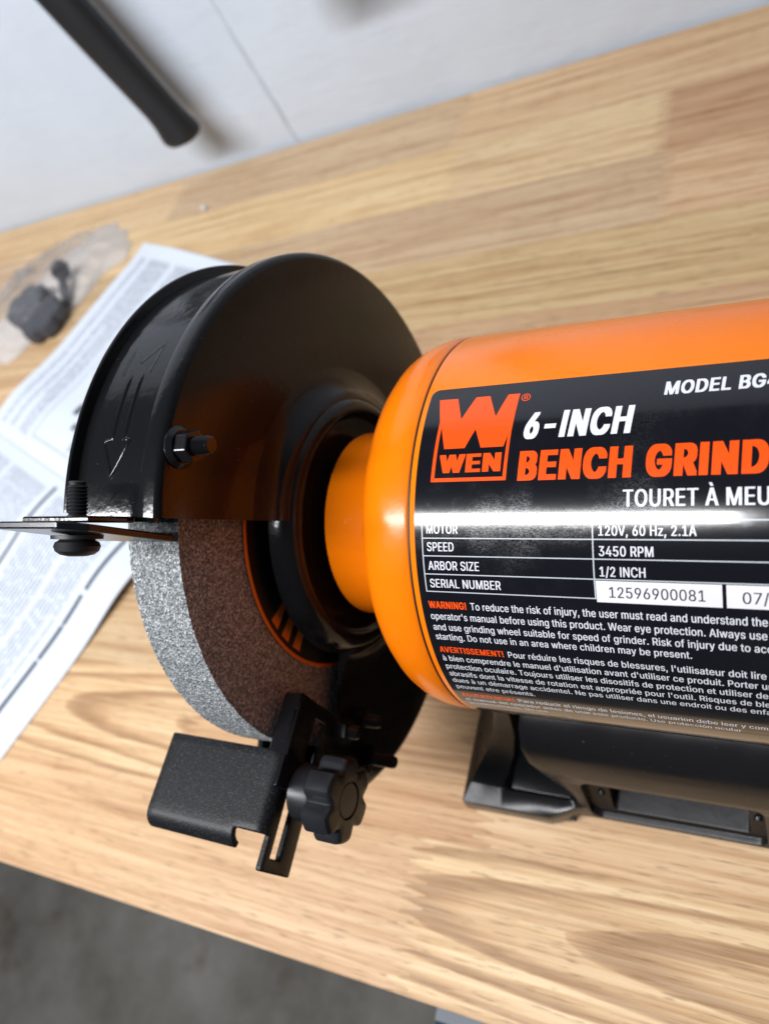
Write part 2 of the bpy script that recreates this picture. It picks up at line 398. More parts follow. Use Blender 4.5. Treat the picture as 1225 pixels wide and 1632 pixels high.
# text helpers
_tx = {}
try: FONT = bpy.data.fonts.load(bpy.utils.system_resource('DATAFILES', path='fonts')+'/Inter.woff2')      # ships with Blender
except Exception: FONT = None
def text_mesh(body, bold):
    """flat lettering: glyph outlines (spread sideways for weight) merged into one clean sheet"""
    cu = bpy.data.curves.new('text', 'FONT'); cu.size = 1; cu.space_character = 1.0+bold*2.4
    if FONT: cu.font = FONT; body = body.replace('I', '\u0399').replace('l', '\u0399')
    cu.body = body
    o = bpy.data.objects.new('text', cu); COL.objects.link(o)
    dg = bpy.context.evaluated_depsgraph_get(); dg.update()
    loops = []
    for sp in o.to_curve(dg).splines:
        pts = []; bp = list(sp.bezier_points); n = len(bp)
        for i in range(n):
            a, b = bp[i], bp[(i+1) % n]; p0, p1, p2, p3 = (q.to_2d() for q in (a.co, a.handle_right, b.handle_left, b.co)); ch = p3-p0
            flat = max(abs((q-p0).cross(ch)) for q in (p1, p2)) < 1e-4*max(ch.length, 1e-6); m = 1 if flat else 4
            for k in range(m):
                t = k/m; u = 1-t; pts.append(p0*u**3+p1*3*u*u*t+p2*3*u*t*t+p3*t**3)
        cl = [p for q, p in enumerate(pts) if (p-pts[q-1]).length > 1e-5]
        if len(cl) > 2: loops.append(cl)
    o.to_curve_clear(); bpy.data.objects.remove(o); bpy.data.curves.remove(cu)
    sh = [(0,0)]
    if bold > .03: sh = [(-1,-.35),(-.5,.35),(0,-.35),(.5,.35),(1,-.35),(-1,.35),(1,.35)]
    elif bold > 0: sh = [(-1,0),(0,0),(1,0)]
    bm = bmesh.new()
    # neighbouring outlines that overlap in x belong to one letter: merge letter by letter
    loops.sort(key=lambda l: min(p.x for p in l)); groups = []
    for l in loops:
        x0, x1 = min(p.x for p in l), max(p.x for p in l)
        if groups and x0 < groups[-1][1]+2*bold+.002: groups[-1][0].append(l); groups[-1][1] = max(groups[-1][1], x1)
        else: groups.append([[l], x1])
    for g, _ in groups:
        vs, fs, info = [], [], []
        for k, (dx, dy) in enumerate(sh):
            for l in g:
                ar = sum(l[i-1].cross(l[i]) for i in range(len(l))); b0 = len(vs)
                vs += [p+Vector((dx*bold+k*1.7e-6, dy*bold)) for p in (l if ar > 0 else reversed(l))]; fs.append(list(range(b0, len(vs)))); info.append((k, 1 if ar > 0 else -1))
        V, E_, F_, _a, _b, fo = delaunay_2d_cdt(vs, [], fs, 1, 1e-7)
        nv = {}
        for f, org in zip(F_, fo):
            wn = {}
            for q in org: wn[info[q][0]] = wn.get(info[q][0], 0)+info[q][1]
            if any(wn.values()):
                vv_ = []
                for q in f:
                    if q not in nv: nv[q] = bm.verts.new((V[q].x, V[q].y, 0))
                    vv_.append(nv[q])
                bm.faces.new(vv_)
    return bm
def span(body, bold, axis):
    k = (body, bold)
    if k not in _tx:
        b = text_mesh(body, bold); c = [v.co.copy() for v in b.verts]; b.free()
        _tx[k] = (min(v.x for v in c), max(v.x for v in c), min(v.y for v in c), max(v.y for v in c))
    return _tx[k]
def lettering(acc, body, x0, s0, cap, ref=None, x1=None, kx=None, bold=.02, shear=0.):
    """add body to the flat bmesh acc: baseline s0, cap height, scaled so that ref ends at x1"""
    hb = span('H', bold, 1); sy = cap/(hb[3]-hb[2]); base = hb[2]
    left = span(body, bold, 0)[0]
    if x1 is not None: a, b = span(ref or body, bold, 0)[:2]; sx = (x1-x0)/(b-a)
    else: sx = kx*sy
    b = text_mesh(body, bold)
    for v in b.verts:
        y = (v.co.y-base)*sy; v.co = (x0+(v.co.x-left)*sx+y*shear, s0+y, v.co.z*.006)
    me = bpy.data.meshes.new('t'); b.to_mesh(me); b.free(); acc.from_mesh(me); bpy.data.meshes.remove(me)
    return sx/sy
# title lines
def line(name, mat, body, x0, s0, cap, ref=None, x1=None, bold=.02, shear=0., step=2, lift=.12, label=None):
    a = bmesh.new(); lettering(a, body, x0, s0, cap, ref, x1, bold=bold, shear=shear); o = wrap(a, lift, name, mat, LB, step)
    if label: o['label'] = label
line('title_lettering', M['white'], '6-INCH', 88.4, 20.0, 7.1, '6-INCH', 113.2, .050, .10)
line('title_lettering', M['white'], 'MODEL BG4', 119.8, 29.2, 3.7, 'MODEL BG', 139.9, .036, .08)
line('title_lettering', M['white'], 'TOURET À MEULER', 112.2, 3.3, 3.7, 'TOURET', 127.6, .026)
line('title_lettering', M['red'], 'BENCH GRINDER', 88.0, 9.7, 7.2, 'BENCH GRIN', 135.0, .062, .04, label='orange red title lettering')
# logo: slab W over a framed word
bm = bmesh.new()
for poly in ([(64.3,33.4),(69.5,33.3),(71.7,26.7),(74.5,33.3),(78.2,33.3),(80.8,26.8),(83.0,33.3),(86.0,33.3),(85.5,22.5),(84.75,21.4),(83.9,18.4),(78.1,18.4),(76.1,23.5),(73.9,18.5),(68.4,18.5),(66.75,24.5),(65.9,26.5)],
             [(65.92,26.45),(66.7,24.45),(66.55,11.0),(65.6,10.02)], [(65.65,10.0),(66.6,10.95),(84.3,10.85),(85.2,9.95)], [(85.2,10.0),(84.35,10.9),(84.72,21.3),(85.48,22.4)]):
    bm.faces.new([bm.verts.new((x, s, 0)) for x, s in poly])
lettering(bm, 'WEN', 67.5, 12.2, 4.7, 'WEN', 83.7, bold=.06)
n = 28
o_ = [[(87.7+r*math.cos(2*math.pi*i/n), 31.9+r*math.sin(2*math.pi*i/n)) for i in range(n)] for r in (1.15, .92)]
vv = [[bm.verts.new((x, s, 0)) for x, s in q] for q in o_]
for i in range(n): bm.faces.new((vv[0][i], vv[0][(i+1)%n], vv[1][(i+1)%n], vv[1][i]))
lettering(bm, 'R', 87.25, 31.3, 1.2, 'R', 88.25, bold=.02)
tag(wrap(bm, .12, 'logo', M['red'], LB, 2), 'orange red logo of a slab letter over a framed word')
# data table
bm = bmesh.new()
def ruled(x0, x1, s0, s1): bm.faces.new([bm.verts.new((x, s, 0)) for x, s in ((x0,s0),(x1,s0),(x1,s1),(x0,s1))])
for s in (.3, -3.85, -8.25, -12.85): ruled(63.5, 200, s-.13, s+.13)
ruled(63.5, 105.6, -17.53, -17.27)
ruled(63.45, 63.75, -17.53, .43); ruled(105.5, 105.8, -17.53, .43)
wrap(bm, .12, 'table_rules', M['rule'], LB)
for t, q, x1 in (('MOTOR',-2.7,73.2), ('SPEED',-7.05,72.0), ('ARBOR SIZE',-11.75,78.3), ('SERIAL NUMBER',-16.3,83.4)):
    line('table_lettering', M['white'], t, 64.8, q, 2.2, t, x1, .020)
for t, q, x1 in (('120V, 60 Hz, 2.1A',-3.0,127.2), ('3450 RPM',-7.55,118.5), ('1/2 INCH',-12.15,116.7)): line('table_lettering', M['white'], t, 106.9, q, 2.2, t, x1, .020)
# small print
lines = [(-22.0,'WARNING!',73.7,'To reduce the risk of injury, the user must read and understand the',74.8,None,140.1),
 (-25.2,None,0,"operator's manual before using this product. Wear eye protection. Always use",63.5,"operator's manual before using this product.",107.0),
 (-28.4,None,0,'and use grinding wheel suitable for speed of grinder. Risk of injury due to accidental',63.5,'and use grinding wheel suitable for speed of grinder.',116.2),
 (-31.4,None,0,'starting. Do not use in an area where children may be present.',63.5,None,125.0),
 (-35.7,'AVERTISSEMENT!',80.9,"Pour réduire les risques de blessures, l'utilisateur doit lire et",82.1,"Pour réduire les risques de blessures, l'utilisateur doit lire",139.4),
 (-38.8,None,0,"à bien comprendre le manuel d'utilisation avant d'utiliser ce produit. Porter une",63.5,"à bien comprendre le manuel d'utilisation avant d'utiliser ce produit.",130.9),
 (-41.9,None,0,'protection oculaire. Toujours utiliser les disositifs de protection et utiliser des',63.5,None,140.6),
 (-45.0,None,0,"abrasifs dont la vitesse de rotation est appropriée pour l'outil. Risques de blessures",63.5,"abrasifs dont la vitesse de rotation est appropriée pour l'outil.",124.6),
 (-48.0,None,0,'dues à un démarrage accidentel. Ne pas utiliser dans une endroit ou des enfants',63.5,'dues à un démarrage accidentel.',95.7),
 (-51.2,None,0,'peuvent etre présents.',63.5,None,85.4),
 (-55.9,'ADVERTENCIA!',78.5,'Para reducir el riesgo de lesiones, el usuarion debe leer y comprender',79.7,'Para reducir el riesgo de lesiones, el usuarion debe leer y',134.3),
 (-59.0,None,0,'el manual del operador antes de usar este producto. Use protección ocular',63.5,'el manual del operador antes de usar este producto.',112.0),
 (-62.1,None,0,'accidentalmente. No use',63.5,None,86.0)]
for q, hd, hx, t, x0, ref, x1 in lines:
    if hd: line('warning_heading', M['red'], hd, 63.5, q, 1.95, hd, hx, .034, step=3, label='orange red warning heading')
    line('warning_lettering', M['white'], t, x0, q, 1.95, ref, x1, .012, step=3)
for x0, x1 in ((105.9, 131.8), (132.6, 158)):
    bm = bmesh.new(); ruled(x0, x1, -18.2, -13.15); wrap(bm, .16, 'serial_sticker', M['sticker'], LB, 1)
line('serial_lettering', M['ink'], '12596900081', 108.7, -17.0, 2.5, None, 128.5, .008, step=3, lift=.2)
line('serial_lettering', M['ink'], '07/2', 135.6, -17.1, 2.5, '07/', 140.5, .008, step=3, lift=.2)

# --- base casting: lofted columns; each row (x, y, z)
def column(xs, prof): return [(x, y, z) for x, (y, z) in zip(xs, prof)]
cove = [(-20,-56),(-40,-60.5),(-42.5,-74),(-46,-88),(-51,-99),(-57,-106.5),(-61.2,-110),(-62.4,-110.8),(-69.9,-111.4),(-70.9,-122)]
deep = [(-20,-56),(-33,-60.5),(-34.5,-72),(-37,-86),(-41.5,-98),(-48,-106.5),(-61.2,-114.2),(-62.4,-111.3),(-69.9,-111.5),(-70.9,-122)]
core = [(-20,-58),(-41,-61.2),(-48.5,-64.6),(-53.8,-70.5),(-56.8,-78.5),(-58.3,-88),(-61.4,-102),(-62.8,-108),(-64,-112),(-65.6,-122)]
cols = [column((46,45,42,37.5,32,26.5,24,23,20.4,19), cove), column((49,49.5,48.6,46.5,43.5,40,37.2,35.6,33,31.5), cove),
        column((50,50.5,49.8,48,45.5,42.5,39.5,38,37,36), deep), column((54.0,55.6,55.4,55.6,57,59.5,65,64.5,57,56), deep),
        column((54.6,56.2,55.8,55.6,56.6,59.5,65.4,66,66.5,66.5), core[:6]+[(-60,-103),(-62.2,-110.8),(-64.8,-111.8),(-66,-122)]), column((57,58,58,58.2,59.5,63,67.5,69,70,70.5), core), column((80,)*10, core)]
full = cols+[[(2*XC-x, y, z) for x, y, z in c] for c in reversed(cols)]
bm = bmesh.new(); rows = []
for c in full:
    f = [bm.verts.new(W(*p)) for p in c]; bk = [bm.verts.new(W(x, -y, z)) for x, y, z in reversed(c)]
    rows.append(f+bk)
m = len(rows[0])
for A, B in zip(rows, rows[1:]):
    for j in range(m): bm.faces.new((A[j], A[(j+1)%m], B[(j+1)%m], B[j]))
bm.faces.new(rows[0]); bm.faces.new(rows[-1])
base = meshobj('base', bm, M['base'], G)
def cutter(x0, x1, y0, y1, z0, z1, r):
    b = bmesh.new(); pts = []
    for cx, cz, a0 in ((x1-r, z1-r, 0), (x0+r, z1-r, 90), (x0+r, z0+r, 180), (x1-r, z0+r, 270)):
        pts += [(cx+r*math.cos(R(a0+90*i/5)), cz+r*math.sin(R(a0+90*i/5))) for i in range(6)]
    prism(b, pts, y0, y1, lambda p, q, t: W(p, t if t < -80 else t+.42*(q+105), q))
    return meshobj('cut', b, M['base'], None, smooth=False)
cuts = []
for mx in (0, 1):
    for x0, x1, y1, z0, z1, r in ((72,133,-56.8,-119.5,-91,4), (80,127.5,-46,-117,-101,1.5)):
        if mx: x0, x1 = 2*XC-x1, 2*XC-x0
        cuts.append(cutter(x0, x1, -90, y1, z0, z1, r))
for c in cuts: baked(base, ('BOOLEAN', dict(object=c, operation='DIFFERENCE', solver='EXACT')))
for c in cuts: bpy.data.objects.remove(c)
baked(base, ('BEVEL', dict(width=.0008, segments=2, limit_method='ANGLE', angle_limit=R(30), harden_normals=False)))
base.data.shade_smooth(); base.data.set_sharp_from_angle(angle=R(30))
for x0 in (22, 214):
    for y0 in (-68, 46):
        bm = bmesh.new(); prism(bm, [(x0,y0),(x0+42,y0),(x0+42,y0+22),(x0,y0+22)], -H+.02, -122.02, lambda p, q, t: W(p, q, t))
        meshobj('rubber_foot', bm, M['rubber'], G, smooth=False)
for x in (78.3-1.6, 130.2):
    bm = bmesh.new(); turned(bm, [(0,0),(0,1.5),(1.0,1.3),(1.2,0)], lambda u, v, t: W(x+u, -57.9-t, -108+v), 12); meshobj('screw', bm, M['steel'], base)

# --- grinding wheel
prof = [(-19,0),(-19,20)]+[(-19,20+i*1.4) for i in range(1,40)]+[(-19,75.9)]
prof += [(-18.6+i*.62, 76.2) for i in range(0,31)]
prof += [(0,75.9)]+[(0,75.4-i*1.2) for i in range(0,30)]+[(0,20),(0,0)]
wheel = meshobj('grinding_wheel', lathe(prof, 540, .16), M['wheel'], G, angle=60)
tag(wheel, 'coarse grey abrasive wheel')
d = meshobj('paper_disc', sweep([(.5,26),(.7,26),(.7,48.9),(.5,48.9)], 0, 360, 160), M['disc'], wheel)
d = meshobj('orange_ring', sweep([(.5,48.95),(.75,48.95),(.75,50.1),(.5,50.1)], 0, 360, 160), M['ringor'], wheel)
bm = bmesh.new()   # the printed slab letter on the paper disc
def pd(p, q): # p along tangent (downwards), q radial
    ph = R(10.5)-p/43; return cyl(.78, 43+q, ph)
for poly in ([(-8.6,-4.5),(-4.6,-4.5),(-6.6,4.0),(-9.2,4.0)], [(-2.0,-4.5),(2.0,-4.5),(.6,4.2),(-2.6,4.2)], [(4.6,-4.5),(8.6,-4.5),(8.0,4.0),(4.8,4.0)]):
    bm.faces.new([bm.verts.new(pd(p, -q)) for p, q in poly])
meshobj('printed_letter', bm, M['ringor'], wheel, smooth=False)
bm = lathe([(.8,0),(.8,25.5),(2.6,25),(3.2,22),(3.2,0)], 64); meshobj('flange', bm, M['steel'], wheel)
bm = lathe([(3.2,0),(3.2,7.5),(38,7.5),(38,0)], 32); meshobj('shaft', bm, M['steel'], G)
mirror(wheel)
# --- wheel guard: pressed side plate with folded edge, rim band, outer cover and rolled hub
def flare(ph):
    d = math.degrees(ph) % 360; k = max(0, min(1, (d-245)/75)); k = k*k*(3-2*k)
    return lambda r: 5.0*k*max(0, min(1, (r-60)/30))
A0, A1 = 62.4, 338.4
guard = meshobj('wheel_guard', sweep([(7.2,42.5),(7.2,60),(7.2,88.9),(6.95,90.0),(6.2,90.8),(5.2,91.1),(3.2,91.1),(1.2,91.05),(.5,90.7),(.0,90.0),(-.1,89.3),(4.8,89.3),(5.4,89.1),(5.7,88.4),(5.7,60),(5.7,42.5)], A0, A1, 240, flare), M['gloss'], G)
tag(guard, 'glossy black wheel guard half hood')
meshobj('rim_band', sweep([(4.9,89.2),(-24.4,89.2),(-24.4,87.9),(4.9,87.9)], A0-.6, A1, 240, flare), M['gloss'], guard)
meshobj('outer_cover', sweep([(-26.4,18),(-26.4,90.6),(-26.1,91.7),(-25.3,92.1),(-24.7,91.9),(-24.45,91.2),(-24.45,60),(-24.45,18)], A0+1.0, A1, 240, flare), M['gloss'], guard)
meshobj('hub_collar', sweep([(6.0,45.0),(7.8,44.6),(9.4,44.1),(11.2,43.2),(12.6,42.0),(13.5,40.6),(13.8,39.2),(13.6,38.1),(12.9,37.4),(12.0,37.0),(11.4,36.3),(11.2,35.4),(11.2,24),(6.4,24),(6.4,35),(6.2,38)], 0, 360, 200), M['gloss'], guard)
meshobj('hub_fillet', sweep([(7.0,55),(7.5,51.5),(8.5,48.3),(10.0,45.6),(12.0,43.5),(12.0,42.5),(7.0,42.5)], A0, A1, 200), M['gloss'], guard, angle=50)
# raised direction arrow pressed into the band
RB = 89.2
def ridge(pts, w=.9, hgt=.5):
    bm = bmesh.new(); rows = []
    P = []
    for (xa, pa), (xb, pb) in zip(pts, pts[1:]):
        n = max(2, int(abs(pb-pa)/1.2)+2)
        P += [(xa+(xb-xa)*i/n, pa+(pb-pa)*i/n) for i in range(n)]
    P.append(pts[-1])
    for i, (x, p) in enumerate(P):
        q0 = P[max(0,i-1)]; q1 = P[min(len(P)-1,i+1)]
        dx, ds = q1[0]-q0[0], R(q1[1]-q0[1])*RB; L = math.hypot(dx, ds) or 1; nx, ns = -ds/L*w, dx/L*w
        e = .35 if i in (0, len(P)-1) else 1
        rows.append([bm.verts.new(cyl(x+nx*k, RB+h*e-.05, R(p)+ns*k/RB)) for k, h in ((-1,-.05),(-.45,hgt*.8),(0,hgt),(.45,hgt*.8),(1,-.05))])
    for A, B in zip(rows, rows[1:]):
        for j in range(4): bm.faces.new((A[j], A[j+1], B[j+1], B[j]))
    return meshobj('pressed_arrow', bm, M['gloss'], guard, angle=80)
ridge([(-13.7,88.5),(-13.6,76.0),(-16.4,75.6),(-11.8,69.4),(-7.0,75.6),(-9.0,76.0),(-9.4,88.5)])
ridge([(-17.4,88.0),(-16.9,94.6),(-12.0,91.2),(-6.2,95.6),(-7.2,88.2)], .9, .12)
mirror(guard)
# --- bolts through the guard plate
def bolt_x(r, ph, parent, L=15, x0=7.2, rot=.3):
    c = (0, -r*math.cos(R(ph)), r*math.sin(R(ph)))
    fr = lambda u, v, t: W(x0+t, c[1]+u, c[2]+v)
    bm = bmesh.new(); turned(bm, [(0,0),(0,5.5),(.5,5.6),(1.2,5.0),(1.7,4.5),(1.7,0)], fr, 32); turned(bm, [(5.3,2.6)]+thread(5.4,L-2,2.5,.85), fr, 24)
    b = meshobj('guard_bolt', bm, M['steel'], parent, angle=30)
    bm = bmesh.new(); hexp = [(4.3*math.cos(R(60*i)+rot), 4.3*math.sin(R(60*i)+rot)) for i in range(6)]
    prism(bm, hexp, 1.5, 5.6, fr); o = meshobj('nut', bm, M['steel'], b, smooth=False)
    baked(o, ('BEVEL', dict(width=.0004, segments=2, limit_method='ANGLE', angle_limit=R(25))))
    return b
bolt_x(85.3, 74.7, G, 12.5)
# --- spark arrestor plate and its screw at the guard mouth
PH = R(62.0)
def fr_t(u, v, t): # u along x, v radial, t tangential (up the guard)
    er = Vector((0, -math.cos(PH), math.sin(PH))); et = Vector((0, math.sin(PH), math.cos(PH)))
    p = er*v+et*t; return W(u, p.y, p.z)
tilt = lambda v: -(113-v)*.105
bm = bmesh.new(); pl = [(-26,79.5),(2,79.5),(2,107),(-2,112.5),(-24.5,112.5),(-26,111)]
A = [bm.verts.new(fr_t(x, r, tilt(r)-.2)) for x, r in pl]; Bv = [bm.verts.new(fr_t(x, r, tilt(r)-2.0)) for x, r in pl]
bm.faces.new(A); bm.faces.new(list(reversed(Bv)))
for i in range(len(pl)): bm.faces.new((A[i], Bv[i], Bv[(i+1)%len(pl)], A[(i+1)%len(pl)]))
sp = meshobj('spark_arrestor', bm, M['steel'], G, smooth=False); baked(sp, ('BEVEL', dict(width=.0004, segments=2)))
bm = bmesh.new(); box(bm, -24, 0, 91.0, 105.5, -.6, 1.0, fr_t); o = meshobj('mounting_tab', bm, M['gloss'], guard, smooth=False); baked(o, ('BEVEL', dict(width=.0005, segments=2)))
sx, sr = -11.5, 99.0
fs = lambda u, v, t: fr_t(sx+u, sr+v, t)
bm = bmesh.new(); turned(bm, [(1.0,2.6)]+thread(1.1,9.5,2.5,.9), fs, 24)
turned(bm, [(-3.7,0),(-3.7,6.2),(-4.6,6.2),(-4.7,4.2),(-5.0,4.4),(-5.4,5.2),(-6.4,5.6),(-7.6,5.2),(-8.5,4.0),(-8.9,2.2),(-8.9,0)], fs, 32)
meshobj('screw', bm, M['rubber'], sp, angle=30)
# --- tool rest: one folded sheet (top, rolled front lip, slotted side flange)
rest = None
def build_rest():
    bm = bmesh.new(); rb = 4.0; rf = 5.6
    xa = [-39.4+i*(35.4/11) for i in range(12)]                       # flat part to x=-4
    na = [('x', x) for x in xa]+[('x', -1), ('x', 2), ('x', 3)]
    na += [('b', R(90*i/6)) for i in range(1, 7)]+[('z', z) for z in (-6,-7.4,-12.6,-16,-20)]
    ys = [-79.2,-82,-86,-89,-93,-97,-100.5,-103.2]
    nb = [('y', y) for y in ys]+[('c', R(82*i/6)) for i in range(1, 7)]
    nt = [('y', y) for y in ys]+[('y', y) for y in (-105,-107.5,-109,-111.5,-113)]
    def pos(a, b):
        x, z, = 0, 0
        if a[0] == 'x': x = a[1]
        elif a[0] == 'b': x = 3+rb*math.sin(a[1]); z = -rb*(1-math.cos(a[1]))
        else: x = 3+rb; z = a[1]
        if b[0] == 'y': y = b[1]
        elif b[0] == 'c': y = -103.2-rf*math.sin(b[1]); z -= rf*(1-math.cos(b[1]))
        else: y = -103.2-rf; z -= rf-b[1]
        return W(x, y, z)
    cache = {}
    def vt(a, b):
        k = (a, b)
        if k not in cache: cache[k] = bm.verts.new(pos(a, b))
        return cache[k]
    for i in range(len(na)-1):
        a0, a1 = na[i], na[i+1]
        left = a1[0] == 'x' and a1[1] <= -3.9
        flange = a0[0] == 'z' or (a0[0] == 'b' and a0[1] > R(80))
        rows = nb if left else (nt if flange else [('y', y) for y in ys])
        for b0, b1 in zip(rows, rows[1:]):
            if a0[0] == 'z' and a0[1] == -7.4 and b0[0] == 'y' and b0[1] <= -86 and b1[1] >= -109: continue   # slot
            bm.faces.new((vt(a0,b0), vt(a1,b0), vt(a1,b1), vt(a0,b1)))
    bmesh.ops.recalc_face_normals(bm, faces=bm.faces)
    bm.faces.ensure_lookup_table()
    if bm.faces[0].normal.z < 0: bmesh.ops.reverse_faces(bm, faces=bm.faces[:])
    o = meshobj('tool_rest', bm, M['tex'], G, recalc=False)
    baked(o, ('SOLIDIFY', dict(thickness=.0022, offset=-1)), ('BEVEL', dict(width=.0006, segments=2, limit_method='ANGLE', angle_limit=R(50))))
    o.data.shade_smooth(); o.data.set_sharp_from_angle(angle=R(60)); return o
rest = build_rest(); tag(rest, 'speckled black folded tool rest')
# arm that carries the rest
bm = bmesh.new()
def fx(p, q, t): return W(t, p, q)
def plate_with_slot(bm, y0, y1, z0, z1, sy0, sy1, sz0, sz1, x0, x1):
    ys = [y0, sy0, sy1, y1]; zs = [z0, sz0, sz1, z1]
    for i in range(3):
        for k in range(3):
            if i == 1 and k == 1: continue
            g = [(ys[i],zs[k]),(ys[i+1],zs[k]),(ys[i+1],zs[k+1]),(ys[i],zs[k+1])]
            bm.faces.new([bm.verts.new(fx(p, q, x1)) for p, q in g])
plate_with_slot(bm, -90, -62, -28, 3.0, -80, -67, -14, -8, 7.4, 9.2)
box_verts = [(2.6,-80,3.0),(9.2,-80,3.0),(9.2,-62,3.0),(2.6,-62,3.0)]
bm.faces.new([bm.verts.new(W(*p)) for p in box_verts])
bmesh.ops.remove_doubles(bm, verts=bm.verts, dist=1e-6)
arm = meshobj('rest_arm', bm, M['gloss'], G, smooth=False)
baked(arm, ('SOLIDIFY', dict(thickness=.0017, offset=-1, use_even_offset=True)), ('BEVEL', dict(width=.0006, segments=2, limit_method='ANGLE', angle_limit=R(40))))
arm.data.shade_smooth(); arm.data.set_sharp_from_angle(angle=R(50))
def small_bolt(y, z, x0, hexr, L):
    fr = lambda u, v, t: W(x0+t, y+u, z+v)
    bm = bmesh.new(); prism(bm, [(hexr*math.cos(R(60*i+12)), hexr*math.sin(R(60*i+12))) for i in range(6)], 0, 4, fr)
    turned(bm, [(3.9,0),(3.9,2.3)]+thread(4,L,2.3,.8), fr, 16); return meshobj('arm_bolt', bm, M['steel'], arm, smooth=False)
small_bolt(-66, -24, 9.2, 4.2, 7); small_bolt(-69.5, -48, 7.3, 4.6, 12); small_bolt(-59, -36, 7.3, 4.2, 9)
# knob
def star(r, k=0.): 
    o = []
    for i in range(96):
        th = 2*math.pi*i/96+.35; c = max(0, (math.cos(6*th+1.2)+.1)/1.1); q = r-k-2.9*c**1.2; o.append((q*math.cos(th), q*math.sin(th)))
    return o
KY, KZ, KX0 = -88.5, -11.0, 9.3
bm = bmesh.new(); rows = []
for t, k in ((7.4,2.4),(7.6,1.0),(8.2,.3),(9.0,0),(15.2,0),(16.3,.35),(16.9,1.1),(17.1,2.0)):
    rows.append([bm.verts.new(W(KX0+t, KY+u, KZ+v)) for u, v in star(12.6, k)])
for A, B in zip(rows, rows[1:]):
    for i in range(96): bm.faces.new((A[i], A[(i+1)%96], B[(i+1)%96], B[i]))
bm.faces.new(rows[0])
ins = [[bm.verts.new(W(KX0+t, KY+r*math.cos(2*math.pi*i/96+.35), KZ+r*math.sin(2*math.pi*i/96+.35))) for i in range(96)] for t, r in ((17.1,5.6),(16.3,5.5),(16.3,5.0),(16.9,4.9))]
seq = [rows[-1]]+ins
for A, B in zip(seq, seq[1:]):
    for i in range(96): bm.faces.new((A[i], A[(i+1)%96], B[(i+1)%96], B[i]))
bm.faces.new(ins[-1])
knob = meshobj('knob', bm, M['plastic'], rest, angle=32)
bm = bmesh.new(); turned(bm, [(0,0),(0,8.2),(.4,8.6),(6.6,8.6),(7.8,8.0),(7.8,0)], lambda u, v, t: W(KX0+t, KY+u, KZ+v), 40); meshobj('knob_neck', bm, M['plastic'], knob)
bm = bmesh.new(); turned(bm, [(0,0),(0,2.6),(10,2.6),(10,0)], lambda u, v, t: W(3.2+t, KY+u, KZ+v), 16); meshobj('knob_bolt', bm, M['steel'], knob)

# ================================================================== THINGS ON THE BENCH AND WALL
# open instruction booklet
U = Vector((-.398, -.915, 0)).normalized(); Vv = Vector((.915, -.398, 0)).normalized(); PA = Vector((-388, 360, 0))
def page_h(u, v):
    d = abs(u-216); return .9+5.5*math.exp(-((d-34)/34)**2)*(1 if d > 2 else 1)+1.2*math.sin(v*.018+u*.01)*math.exp(-((u-30)/80)**2)+4.0*max(0, 1-u/26)**2*max(0,1-abs(v-60)/140)
def page(u, v, lift=0.): p = PA+U*u+Vv*v; return W(p.x, p.y, TOP+page_h(u, v)+lift)
man = thing('instruction_manual', 'open white instruction booklet with printed text lying under the wheel guard', 'manual', W(-300, 100, -H))
def sheet(u0, u1, name):
    bm = bmesh.new(); nu, nv = 54, 30; top = {}; bot = {}
    for i in range(nu+1):
        for k in range(nv+1):
            u = u0+(u1-u0)*i/nu; v = 279*k/nv; top[i,k] = bm.verts.new(page(u, v)); q = page(u, v); bot[i,k] = bm.verts.new(Vector((q.x, q.y, max(.0003, q.z-.0011))))
    for i in range(nu):
        for k in range(nv):
            bm.faces.new((top[i,k], top[i+1,k], top[i+1,k+1], top[i,k+1])); bm.faces.new((bot[i,k], bot[i,k+1], bot[i+1,k+1], bot[i+1,k]))
    for i in range(nu):
        for k in (0, nv): bm.faces.new((top[i,k], bot[i,k], bot[i+1,k], top[i+1,k]))
    for k in range(nv):
        for i in (0, nu): bm.faces.new((top[i,k], top[i,k+1], bot[i,k+1], bot[i,k]))
    return meshobj(name, bm, M['paper'], man, angle=50)
pg1 = sheet(0, 215.8, 'page'); pg2 = sheet(216.2, 432, 'page')
def printed(rects, name, mat, parent):
    bm = bmesh.new()
    for u0, u1, v0, v1 in rects:
        n = max(1, int((u1-u0)/7)); r = [[bm.verts.new(page(u0+(u1-u0)*i/n, v, .22)) for v in (v0, v1)] for i in range(n+1)]
        for A, B in zip(r, r[1:]): bm.faces.new((A[0], B[0], B[1], A[1]))
    meshobj(name, bm, mat, parent, smooth=False)
rr = random.Random(5)
def para(u0, u1, v0, v1, pitch=4.2, hgt=1.7):
    o = []; v = v0
    while v < v1:
        u = u0; end = u1 if rr.random() > .22 else u0+(u1-u0)*rr.uniform(.3,.9)
        while u < end-2:
            w = rr.uniform(5, 15); o.append((u, min(u+w, end), v, v+hgt*rr.uniform(.7,1))); u += w+rr.uniform(1.2,2)
        v += pitch
    return o
for q in ((14,205,14,22),(14,205,30,62),(14,84,72,138),(14,100,150,262),(112,204,150,262)): printed(para(*q), 'page_text', M['greyink'], pg1)
fig = []
for u0, u1, v0, v1 in ((88,202,70,71),(88,202,139,140),(88,89,70,140),(201,202,70,140)): fig.append((u0,u1,v0,v1))
printed(fig, 'figure_frame', M['greyink'], pg1)
printed([(106,136,80,96)], 'figure_block', M['greyink'], pg1); printed([(160,170,98,106),(176,182,112,118),(150,198,127,129)], 'figure_marks', M['midink'], pg1)
for q in ((228,420,18,70),(228,420,78,134),(228,420,156,206),(228,420,212,238)): printed(para(*q), 'page_text', M['greyink'], pg2)
